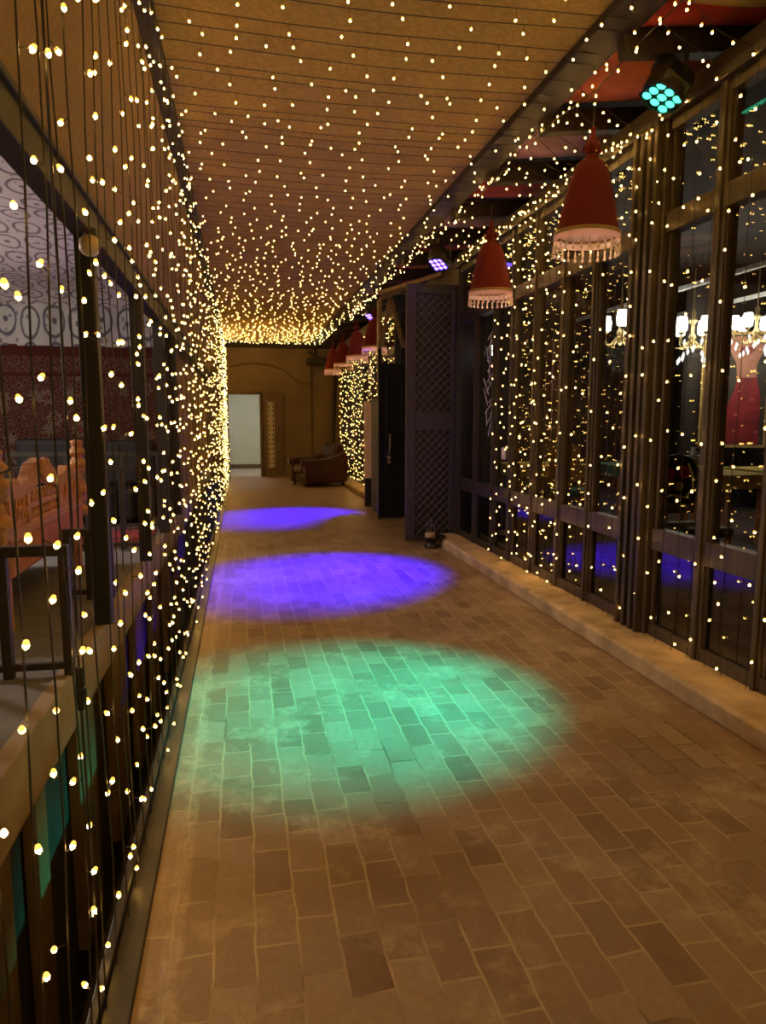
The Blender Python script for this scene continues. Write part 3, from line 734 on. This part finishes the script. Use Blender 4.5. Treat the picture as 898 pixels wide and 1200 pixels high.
# ------------------------------------------------------------------ stage spotlights
def par(loc, target, mat, lab, color, watts, half, blend):
    t = empty('par_spotlight', loc, lab, 'spotlight')
    d = (Vector(target) - Vector(loc)).normalized()
    t.rotation_euler = d.to_track_quat('-Z', 'Y').to_euler()
    MB().prism([(-.085, -.01), (-.10, .05), (-.075, .13), (-.04, .165), (.04, .165), (.075, .13), (.10, .05), (.085, -.01)], 1, -.085, .085).build('housing', M['black'], t, bevel=.02)
    MB().lathe([(.10, -.02), (.112, -.02), (.112, .03), (.10, .03)], (0, 0, 0), 8, 0, True).build('bezel', M['black'], t)
    lp = MB().box((-.088, -.088, -.012), (.088, .088, -.006)).build('lens_plate', M['black'], t, bevel=.003)
    for i in range(3):
        for j in range(3):
            MB().lathe([(.001, -.022), (.014, -.020), (.023, -.012), (.001, -.012)], (-.055 + .055 * i, -.055 + .055 * j, 0), 12).build('led_lens', mat, lp, True)
    R_ = t.rotation_euler.to_matrix().transposed()
    up = R_ @ Vector((0, 0, 1)); 
    yk = MB()
    top = up * .25
    for s in (-1, 1):
        sd = Vector((s * .125, 0, .06))
        yk.bar(sd, sd + up * .13, .022, .012)
        yk.bar(sd + up * .13, top * .75 + Vector((s * .03, 0, .03)), .022, .012)
    yk.bar(top * .7 + Vector((0, 0, .03)), top, .03, .03)
    yk.build('yoke', M['black'], t)
    ld = bpy.data.lights.new('spot_beam', 'SPOT'); ld.energy = watts; ld.color = color; ld.spot_size = 2 * half; ld.spot_blend = blend; ld.shadow_soft_size = .05
    lo = bpy.data.objects.new('spot_beam', ld); C.objects.link(lo); lo.parent = t; lo.location = (0, 0, -.04)
par((2.10, 3.42, 2.956), (.55, 3.27, 0), M['led_green'], 'black stage spotlight with nine lit green lenses hung under the near rafters', (.0, 1., .80), 1050, math.radians(18.5), 1.0)
par((2.0, 7.19, 2.93), (.74, 6.15, 0), M['led_blue'], 'black stage spotlight glowing blue above the lattice shutter', (.02, .0, 1.), 5000, math.radians(20.5), 1.0)
par((2.02, 11.1, 2.95), (.66, 10.1, 0), M['led_blue'], 'small black stage spotlight glowing blue above the third red lamp', (.02, .0, 1.), 3600, math.radians(21), 1.0)

# ------------------------------------------------------------------ fairy lights
def bulb_shape(mb, c, r, mi=0):
    # small drop-shaped cap: 5-sided
    return mb.lathe([(.0005, -r * 1.1), (r * .85, -r * .45), (r * .95, r * .3), (r * .5, r * 1.0), (.0005, r * 1.15)], c, 7 if mi == 0 else 5, mi)
def bulb_halo(mb, c, r, mi):  # emissive shell added to imitate the glow around a bulb
    return mb.lathe([(r * .95, r * .3), (r * 1.0, r * .9), (r * .6, r * 1.8), (.0005, r * 1.95)], c, 7, mi)
BR = .0056
bulb_me = bulb_halo(bulb_shape(MB(), (0, 0, 0), BR), (0, 0, 0), BR * .9, 1).mesh('bulb', [M['bulb'], M['amber']], True)
def strand(name, pts, rwire, bulbs, label, group, detail, cat='string light'):
    """pts: wire polyline; bulbs: [(anchor on wire, bulb position)]"""
    mb = MB().tube(pts, rwire, 4, 0, False)
    for a, b in bulbs:
        mb.tube([a, b], rwire * .7, 3, 0, False)
    if not detail:
        for a, b in bulbs: bulb_halo(bulb_shape(mb, b, BR * .92, 1), b, BR * 1.05, 2)
        o = mb.build(name, [M['wire'], M['bulb'], M['amber']])
    else:
        o = mb.build(name, M['wire'])
        for a, b in bulbs:
            k = bpy.data.objects.new('bulb', bulb_me); C.objects.link(k); k.parent = o; k.location = b
            k.rotation_euler = (R() * 1.2 - .6, R() * 1.2 - .6, R() * 6)
    if label: tag(o, label, cat, group)
    return o
def jit(s): return (R() - .5) * 2 * s
def vertical(x, y, z1, z0, gap, dense_top=False):
    n = max(4, int((z1 - z0) / .28)); ph, ph2 = R() * 6, R() * 6
    lean = jit(.02)
    def at(z):
        u = (z1 - z) / (z1 - z0)
        return (x + .006 * math.sin(z * 5 + ph), y + .010 * math.sin(z * 3.1 + ph2) + lean * u, z)
    pts = [at(z1 + (z0 - z1) * i / n) for i in range(n + 1)]
    bl = []; z = z1 - R() * gap
    while z > z0 + .02:
        a = at(z); an = R() * 2 * PI; l = .018 + R() * .022
        bl.append((a, (a[0] + l * .8 * math.cos(an), a[1] + l * math.sin(an), z + jit(.012))))
        z -= gap * (.55 + .9 * R()) * (.5 if dense_top and z > 2.5 else 1)
    return pts, bl
def across(y, x0, x1, z, gap, sag, dz=0.):
    n = 10; ph = R() * 6; sk = jit(.03); zz = z
    def at(u):
        return (x0 + (x1 - x0) * u, y + sk * (u - .5) + .012 * math.sin(u * 7 + ph), zz + dz * u - sag * 4 * u * (1 - u))
    pts = [at(i / n) for i in range(n + 1)]
    bl = []; u = R() * gap / (x1 - x0)
    while u < 1:
        a = at(u); bl.append((a, (a[0] + jit(.012), a[1] + jit(.02), a[2] - .025 - R() * .025)))
        u += gap * (.55 + .9 * R()) / (x1 - x0)
    return pts, bl
GL, GC, GF = 'strands of the left light curtain', 'strands crossing the ceiling', 'strands hanging down the glazed facade'
LBL = 'thin dark wire strand with warm bulbs hanging in the curtain beside the seating platform'
LBC = 'thin dark wire with dangling warm bulbs strung across the golden ceiling cloth'
LBF = 'thin dark wire strand with warm bulbs hanging down the dark glazed facade'
ys = []; y = 1.10
near = [1.13, 1.28, 1.41, 1.54, 1.66, 1.84, 1.95, 2.06, 2.2, 2.36]
ys = list(near); y = 2.5
while y < 14.0: ys.append(y); y += (.135 if y < 7 else .165) * (.7 + .6 * R())
for y in ys:
    p, b = vertical(-.335, y, 3.15, .03, .185 if y < 6 else .23)
    strand('fairy_light_strand', p, .0022 if y < 4 else .0018, b, LBL, GL, y < 5.2)
yc = []; y = 2.95
while y < 14.0: yc.append(y); y += (.10 if R() < .3 else .165) * (.75 + .5 * R())
for y in yc:
    p, b = across(y, -.36, 1.90, 3.193, .235, .02)
    strand('hanging_light_wire', p, .0020 if y < 6 else .0016, b, LBC, GC, y < 6.6)
yf = []; y = 2.62
while y < 6.2: yf.append(y); y += (.15 if y < 4.7 else .11) * (.7 + .6 * R())
y = 10.8
while y < 16.5: yf.append(y); y += .16 * (.7 + .6 * R())
for y in yf:
    p, b = vertical(XF - .10, y, 2.97, .12, (.29 if y < 4.8 else .20) if y < 8 else .15, y < 8)
    strand('fairy_light_drop', p, .0016, b, LBF, GF, y < 5.6)
# sloping continuation over the canopy
y = 3.0
while y < 12:
    if 7.5 < y < 10.75: y = 10.75
    if any(a < y < b for a, b in ((3.2, 3.62), (5.42, 5.98), (6.98, 7.5), (10.7, 11.3))): y += .6; continue
    p, b = across(y, 1.88, XF - .06, 3.195, .085, .03, -.20)
    strand('hanging_light_swag', p, .0018, b, 'short sagging wire with warm bulbs under the canopy rafters above the facade', 'short strands under the canopy', y < 5.5)
    y += .16 * (.7 + .6 * R())
# garlands running lengthwise
def garland(pts, gap, lab):
    bl = []
    P = [Vector(p) for p in pts]; tot = 0
    for a, b in zip(P, P[1:]):
        L = (b - a).length; s = tot
        while s < L:
            q = a + (b - a) * (s / L); bl.append((tuple(q), (q.x + jit(.03), q.y + jit(.03), q.z + jit(.035)))); s += gap * (.5 + R())
        tot = s - L
    o = strand('light_garland', [tuple(p) for p in P], .003, bl, lab, None, False, 'garland')
garland([(XF - .13 + .01 * math.sin(k * 1.3), 3.62 + .3 * k, 2.965 - .03 * math.sin(k * 1.7)) for k in range(13)], .055, 'thick bundled garland of warm lights along the top of the glazed facade')
garland([(1.86 + .03 * math.sin(k * 1.1), 2.9 + .4 * k, 3.10 + .02 * math.sin(k * 2.1)) for k in range(25)], .09, 'garland of warm lights along the dark beam at the ceiling edge')
# hanging strings beyond, too dense to count
far = MB()
def stuff_add(p, b, r=.0016):
    far.tube(p, r, 3, 0, False)
    for a, q in b: bulb_shape(far, q, BR * .95, 1)
y = 14.05
while y < 17.4:
    stuff_add(*vertical(-.335, y, 3.15, .03, .15)); y += .14
y = 14.05
while y < 17.1:
    stuff_add(*across(y, -.34, 1.9, 3.185, .17, .02)); y += .13
o = far.build('fairy_lights', [M['wire'], M['bulb']]); tag(o, 'dense mass of tiny warm lights at the far end of the passage', 'string lights', None, 'stuff')
far = MB()
y = -1.6
while y < 1.0: stuff_add(*vertical(-.335, y, 3.15, .03, .19)); y += .15
y = -1.6
while y < 2.85: stuff_add(*across(y, -.34, 1.88, 3.185, .2, .02)); y += .16
y = -1.6
while y < 2.55: stuff_add(*vertical(XF - .10, y, 2.96, .12, .19)); y += .15
o = far.build('fairy_lights', [M['wire'], M['bulb']]); tag(o, 'warm lights continuing along the near end of the passage', 'string lights', None, 'stuff')
# cable connector hanging in the curtain
t = empty('cable_connector', (-.335, 1.475, .80), 'black plug connector hanging on the wires of the light curtain', 'connector')
MB().lathe([(.001, -.035), (.007, -.035), (.009, -.005), (.001, -.005)], (0, 0, .0), 10).build('plug', M['black'], t)
MB().lathe([(.001, -.006), (.013, -.006), (.013, .012), (.001, .012)], (0, 0, .0), 10).build('collar', M['black'], t)
MB().lathe([(.001, .012), (.009, .012), (.007, .055), (.001, .055)], (0, 0, .0), 10).build('socket', M['black'], t)
MB().tube([(0, 0, .055), (.002, .004, .6), (0, 0, 2.33)], .003, 5).tube([(0, 0, -.035), (.004, 0, -.4), (0, .01, -.76)], .003, 5).build('wire', M['wire'], t)

# ------------------------------------------------------------------ restaurant behind the glass
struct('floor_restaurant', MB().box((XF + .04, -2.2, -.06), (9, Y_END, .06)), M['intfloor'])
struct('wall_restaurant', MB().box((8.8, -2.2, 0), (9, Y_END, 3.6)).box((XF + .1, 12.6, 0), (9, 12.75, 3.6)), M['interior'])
for i, (x, y0, y1, z) in enumerate(((5.5, 6.5, 11.5, 2.98), (6.8, 5.5, 11.0, 2.98))):
    o = MB().box((x - .03, y0, z), (x + .03, y1, z + .05)).build('ceiling_rail', M['whiteplastic'], bevel=.004); tag(o, 'pale rail under the restaurant ceiling %s' % ('over the first chandelier', 'over the brightest chandelier')[i], 'rail')
def chandelier(loc, n, lab, crystals, sc_=1.0, glow=13):
    t = empty('chandelier', loc, lab, 'chandelier', 'restaurant chandeliers')
    s = sc_
    MB().lathe([(.001, -.12 * s), (.02 * s, -.11 * s), (.035 * s, -.08 * s), (.02 * s, -.05 * s), (.045 * s, 0), (.02 * s, .05 * s), (.018 * s, .14 * s), (.05 * s, .18 * s), (.02 * s, .22 * s), (.03 * s, .27 * s), (.001, .32 * s)], (0, 0, 0), 14).build('stem', M['brass'], t, True)
    MB().tube([(0, 0, .3 * s), (0, 0, 3.4 - loc[2])], .008, 6).build('chain', M['brass'], t)
    for k in range(n):
        a = 2 * PI * k / n + .5; ca, sa = math.cos(a), math.sin(a)
        P = lambda r, z: (r * s * ca, r * s * sa, z * s)
        ar = MB().tube([P(.03, -.04), P(.1, -.11), P(.18, -.11), P(.235, -.05), P(.24, .02)], [.011 * s, .009 * s, .008 * s, .008 * s, .010 * s], 6)
        ar = ar.build('arm', M['brass'], t, True)
        MB().lathe([(.008 * s, .0), (.035 * s, .02 * s), (.038 * s, .03 * s), (.01 * s, .025 * s)], P(.24, .01), 12).build('drip_cup', M['brass'], ar, True)
        MB().lathe([(.03 * s, .03 * s), (.055 * s, .045 * s), (.062 * s, .12 * s), (.05 * s, .19 * s), (.001, .19 * s)], P(.24, .01), 14).build('shade', M['lampglass'], ar, True)
    if crystals:
        for k in range(crystals):
            a = 2 * PI * k / crystals; r = (.12 + .1 * (k % 3)) * s
            z = -.05 * s - .06 * s * ((k * 7) % 4)
            c = MB(); p = (r * math.cos(a), r * math.sin(a), z)
            c.lathe([(.001, -.045 * s), (.018 * s, -.01 * s), (.008 * s, .02 * s), (.001, .03 * s)], p, 6)
            c.build('crystal_drop', M['crystal'], t)
    ld = bpy.data.lights.new('chandelier_glow', 'POINT'); ld.energy = glow; ld.color = (1., .86, .66); ld.shadow_soft_size = .25
    lo = bpy.data.objects.new('chandelier_glow', ld); C.objects.link(lo); lo.parent = t; lo.location = (0, 0, -.25)
chandelier((4.98, 8.85, 2.50), 5, 'brass chandelier with three visible lit shades seen through the glass past the ribbed column', 0, 1.3)
chandelier((6.1, 8.93, 2.48), 6, 'brightest chandelier with hanging crystals seen between the ribbed column and next post', 22, 1.25)
chandelier((6.55, 8.25, 2.48), 6, 'crystal chandelier partly hidden behind the dark post above the painting', 22, 1.1)

# painting of a woman in red, cropped at the mouth
t = empty('wall_painting', (7.3, 9.25, 1.05), 'large painting of a dark haired person in a red dress behind the glass', 'painting', rz=-.55)
t.location = (6.86, 9.0, 1.0)
MB().box((-.42, 0, 0), (.42, .04, 1.55)).build('canvas', M['paintdark'], t)
MB().prism([(-.36, .02), (-.35, .62), (-.28, .42), (-.16, .46), (-.06, .62), (.0, .80), (.02, .95), (.27, .95), (.33, .70), (.34, .02)], 1, -.006, 0).build('painted_dress', M['paintred'], t)
MB().prism([(.02, .95), (.0, 1.15), (-.08, 1.32), (-.10, 1.52), (.34, 1.52), (.33, 1.3), (.26, 1.12), (.27, .95)], 1, -.006, 0).build('painted_neck', M['skin'], t)
MB().prism([(.02, 1.33), (.08, 1.375), (.13, 1.36), (.18, 1.375), (.24, 1.33), (.18, 1.28), (.13, 1.27), (.07, 1.29)], 1, -.010, -.006).build('painted_lips', M['lips'], t)
MB().box((-.44, -.02, -.03), (-.40, .05, 1.58)).box((.40, -.02, -.03), (.44, .05, 1.58)).box((-.44, -.02, 1.54), (.44, .05, 1.58)).box((-.44, -.02, -.03), (.44, .05, .01)).build('frame', M['goldrim'], t)
o = MB().box((6.3, 9.3, .06), (7.5, 9.4, 3.3)).build('screen_wall', M['interior']); tag(o, 'dark upright panel behind the painting of the person in red', 'panel')
o.rotation_euler = (0, 0, 0)

# tables, chairs and things on them
def table(x, y, w, d, top, lab, base=M['salmon'] if False else M['carvedwood']):
    t = empty('dining_table', (x, y, .06), lab, 'table')
    MB().box((-w, -d, .70), (w, d, .735)).build('tabletop', M['brownwood'], t, bevel=.006)
    for sx in (-1, 1):
        for sy in (-1, 1):
            MB().box((sx * (w - .07) - .03, sy * (d - .07) - .03, 0), (sx * (w - .07) + .03, sy * (d - .07) + .03, .70)).build('leg', base, t, bevel=.004)
    MB().sheet(lambda u, v: (-w - .02 + (2 * w + .04) * u, -d - .02 + (2 * d + .04) * v, .742), 8, 6, .006).box((-w - .02, -d - .02, .60), (w + .02, -d - .012, .742)).box((-w - .02, -d, .60), (-w - .012, d + .02, .742)).build('tablecloth_top', top, t)
    return t
table(3.8, 8.6, .5, .4, M['yellow'], 'table with a yellow cloth seen through the glass near the lattice shutter')
table(5.0, 8.3, .5, .4, M['greencloth'], 'table with a dark green cloth below the first chandelier')
table(4.9, 6.75, .45, .4, M['yellow'], 'table with a yellow cloth behind the embroidered chair')
table(6.1, 7.1, .5, .4, M['yellow'], 'table with a yellow cloth below the painting')
def diningchair(x, y, rz, lab, emb=False, mat=None):
    t = empty('dining_chair', (x, y, .06), lab, 'chair', None, rz)
    m = mat or M['carvedwood']
    for sx in (-1, 1):
        MB().tube([(sx * .19, -.19, 0), (sx * .19, -.19, .43)], [.018, .024], 8).build('leg', m, t)
        MB().tube([(sx * .19, .19, 0), (sx * .19, .19, .45), (sx * .18, .25, .98)], [.018, .024, .02], 8).build('leg', m, t)
    MB().box((-.22, -.22, .42), (.22, .22, .49)).build('seat', M['darkfabric'] if emb else M['greencloth'], t, bevel=.02)
    bk = MB().prism([(-.19, .55), (-.20, .90), (-.12, 1.0), (0, 1.03), (.12, 1.0), (.20, .90), (.19, .55)], 1, .20, .25).build('backrest', M['darkfabric'] if emb else m, t, bevel=.012)
    if emb:
        e = MB()
        for k in range(5):
            a = 2 * PI * k / 5; e.lathe([(.001, .252), (.03, .252), (.034, .256), (.001, .26)], (0, 0, 0), 10) if False else None
        for (cx, cz, r, mi) in ((-.08, .86, .055, 0), (.06, .88, .05, 0), (-.1, .76, .04, 0), (.02, .77, .035, 1)):
            for k in range(7):
                a = 2 * PI * k / 7
                e.box((cx + r * .6 * math.cos(a) - r * .35, .196, cz + r * .6 * math.sin(a) - r * .35), (cx + r * .6 * math.cos(a) + r * .35, .20, cz + r * .6 * math.sin(a) + r * .35), mi)
        e.tube([(-.15, .195, .66), (-.05, .195, .70), (.08, .195, .68), (.14, .195, .75), (.13, .195, .86), (.09, .195, .95)], .008, 5, 1)
        e.build('embroidery', [M['crimson'], M['goldthread']], bk)
    return t
diningchair(3.40, 4.87, 0, 'black chair back embroidered with crimson flowers just behind the glass', True)
diningchair(3.85, 7.8, .0, 'wooden dining chair tucked at the yellow table near the lattice shutter')
diningchair(4.85, 7.5, -.0, 'wooden dining chair in front of the dark green table')
diningchair(5.9, 6.3, .1, 'dark wooden chair before the yellow table under the painting', False, M['doorgreen'])
def tissue(loc, w, h, mat, lab, cat='box'):
    t = empty('tissue_box', loc, lab, cat)
    ct = MB().box((-w / 2, -.06, 0), (w / 2, .06, h)).build('carton', mat, t, bevel=.004)
    MB().lathe([(.03, 0), (.045, .03), (.02, .06), (.035, .085), (.001, .08)], (0, 0, h), 9).build('tissue', M['white'], ct, True)
tissue((4.70, 6.75, .806), .26, .18, M['paleblue'], 'pale blue upright box on the yellow table behind the embroidered chair')
tissue((4.52, 6.62, .806), .14, .10, M['white'], 'small white box standing beside the pale blue box')
b = MB().lathe([(.001, 0), (.06, 0), (.13, .06), (.14, .09), (.13, .088), (.055, .015), (.001, .012)], (0, 0, 0), 20).build('bowl', M['white'], loc=(6.15, 7.05, .806), smooth=True); tag(b, 'white bowl on the yellow table below the painting', 'bowl')
o = MB().lathe([(.001, 0), (.15, .01), (.16, .022), (.001, .014)], (0, 0, 0), 24).build('serving_plate', M['white'], loc=(5.0, 8.1, .806), smooth=True); tag(o, 'wide white plate on the dark green table', 'plate')
o = MB().sheet(lambda u, v: (4.35 + .25 * u, 9.8 + .05 * math.sin(u * 14), 2.5 - 2.3 * v), 24, 4, .005).build('hanging_drape', M['greycloth']); tag(o, 'dusty pink drape hanging in the restaurant below the first chandelier', 'drape')
# small sign on the pane, lit wall lamp and frosted twigs
o = MB().box((XF - .02, 6.09, 1.0), (XF - .005, 6.17, 1.11)).build('door_sign', M['whiteplastic'], bevel=.004); tag(o, 'small white plate fixed on the glass pane near the lattice shutter', 'plate')
t = empty('wall_lamp', (2.62, 7.2, 2.03), 'small lit white wall lamp seen through the pane beside the lattice shutter', 'lamp')
MB().lathe([(.001, 0), (.03, 0), (.034, .1), (.001, .1)], (0, 0, 0), 12).build('shade', M['lampglass'], t, True)
MB().box((-.02, .03, .02), (.02, .36, .06)).build('bracket', M['brass'], t)
tw = MB()
for k in range(9):
    z = 1.2 + .1 * k
    y = 6.58 + jit(.07)
    tw.bar((XF - .007, y, z), (XF - .007, y + jit(.16), z + .16), .012, .003, 0, (1, 0, 0))
    tw.bar((XF - .007, y + .05, z + .12), (XF - .007, y - .12 + jit(.03), z + .22), .010, .003, 0, (1, 0, 0))
o = tw.build('twig_decal', M['palebranch']); tag(o, 'frosted pale twig pattern on the glass pane next to the lattice shutter', 'decal')

# lamp that lights the seating platform
t = empty('platform_lamp', (-3.4, 5.2, 2.35), 'lit white pendant lamp over the seating platform', 'lamp')
MB().lathe([(.09, 0), (.16, .02), (.14, .14), (.05, .22), (.001, .23)], (0, 0, 0), 20).build('shade', M['lampglass'], t, True)
MB().tube([(0, 0, .22), (0, 0, .6)], .006, 6).build('cord', M['wire'], t)
ld = bpy.data.lights.new('platform_glow', 'POINT'); ld.energy = 190; ld.color = (1., .84, .72); ld.shadow_soft_size = .15
lo = bpy.data.objects.new('platform_glow', ld); C.objects.link(lo); lo.parent = t; lo.location = (0, 0, -.08)

# ------------------------------------------------------------------ world, camera, view
w = bpy.data.worlds.new('night'); sc.world = w; w.use_nodes = True
w.node_tree.nodes['Background'].inputs[0].default_value = (.02, .018, .03, 1); w.node_tree.nodes['Background'].inputs[1].default_value = .3
F = 830.
fx, fy = -166., 107.
d = Vector((fx, fy, F)).normalized(); u = Vector((0, F, -fy)).normalized()
x = Vector((u.y * d.z - u.z * d.y, u.z * d.x - u.x * d.z, u.x * d.y - u.y * d.x))
# rows map image axes (right, up, forward) to world
Rm = Matrix((x, d, u))
right, up_, fwd = (Rm @ Vector(v) for v in ((1, 0, 0), (0, 1, 0), (0, 0, 1)))
cam = bpy.data.cameras.new('camera'); co = bpy.data.objects.new('camera', cam); C.objects.link(co)
cam.sensor_fit = 'HORIZONTAL'; cam.sensor_width = 36.; cam.lens = F / 898. * 36.; cam.clip_start = .05; cam.clip_end = 100
mw = Matrix((right, up_, -fwd)).transposed().to_4x4(); mw.translation = (0, 0, 1.35)
co.matrix_world = mw
sc.camera = co
vs = sc.view_settings; vs.view_transform = 'Standard'; vs.look = 'None'; vs.gamma = 1.; vs.use_curve_mapping = False; vs.exposure = .28
sc.cycles.use_denoising = True
try: sc.cycles.denoiser = 'OPENIMAGEDENOISE'
except Exception: pass
sc.cycles.max_bounces = 8; sc.cycles.transparent_max_bounces = 16; sc.cycles.sample_clamp_indirect = 6.
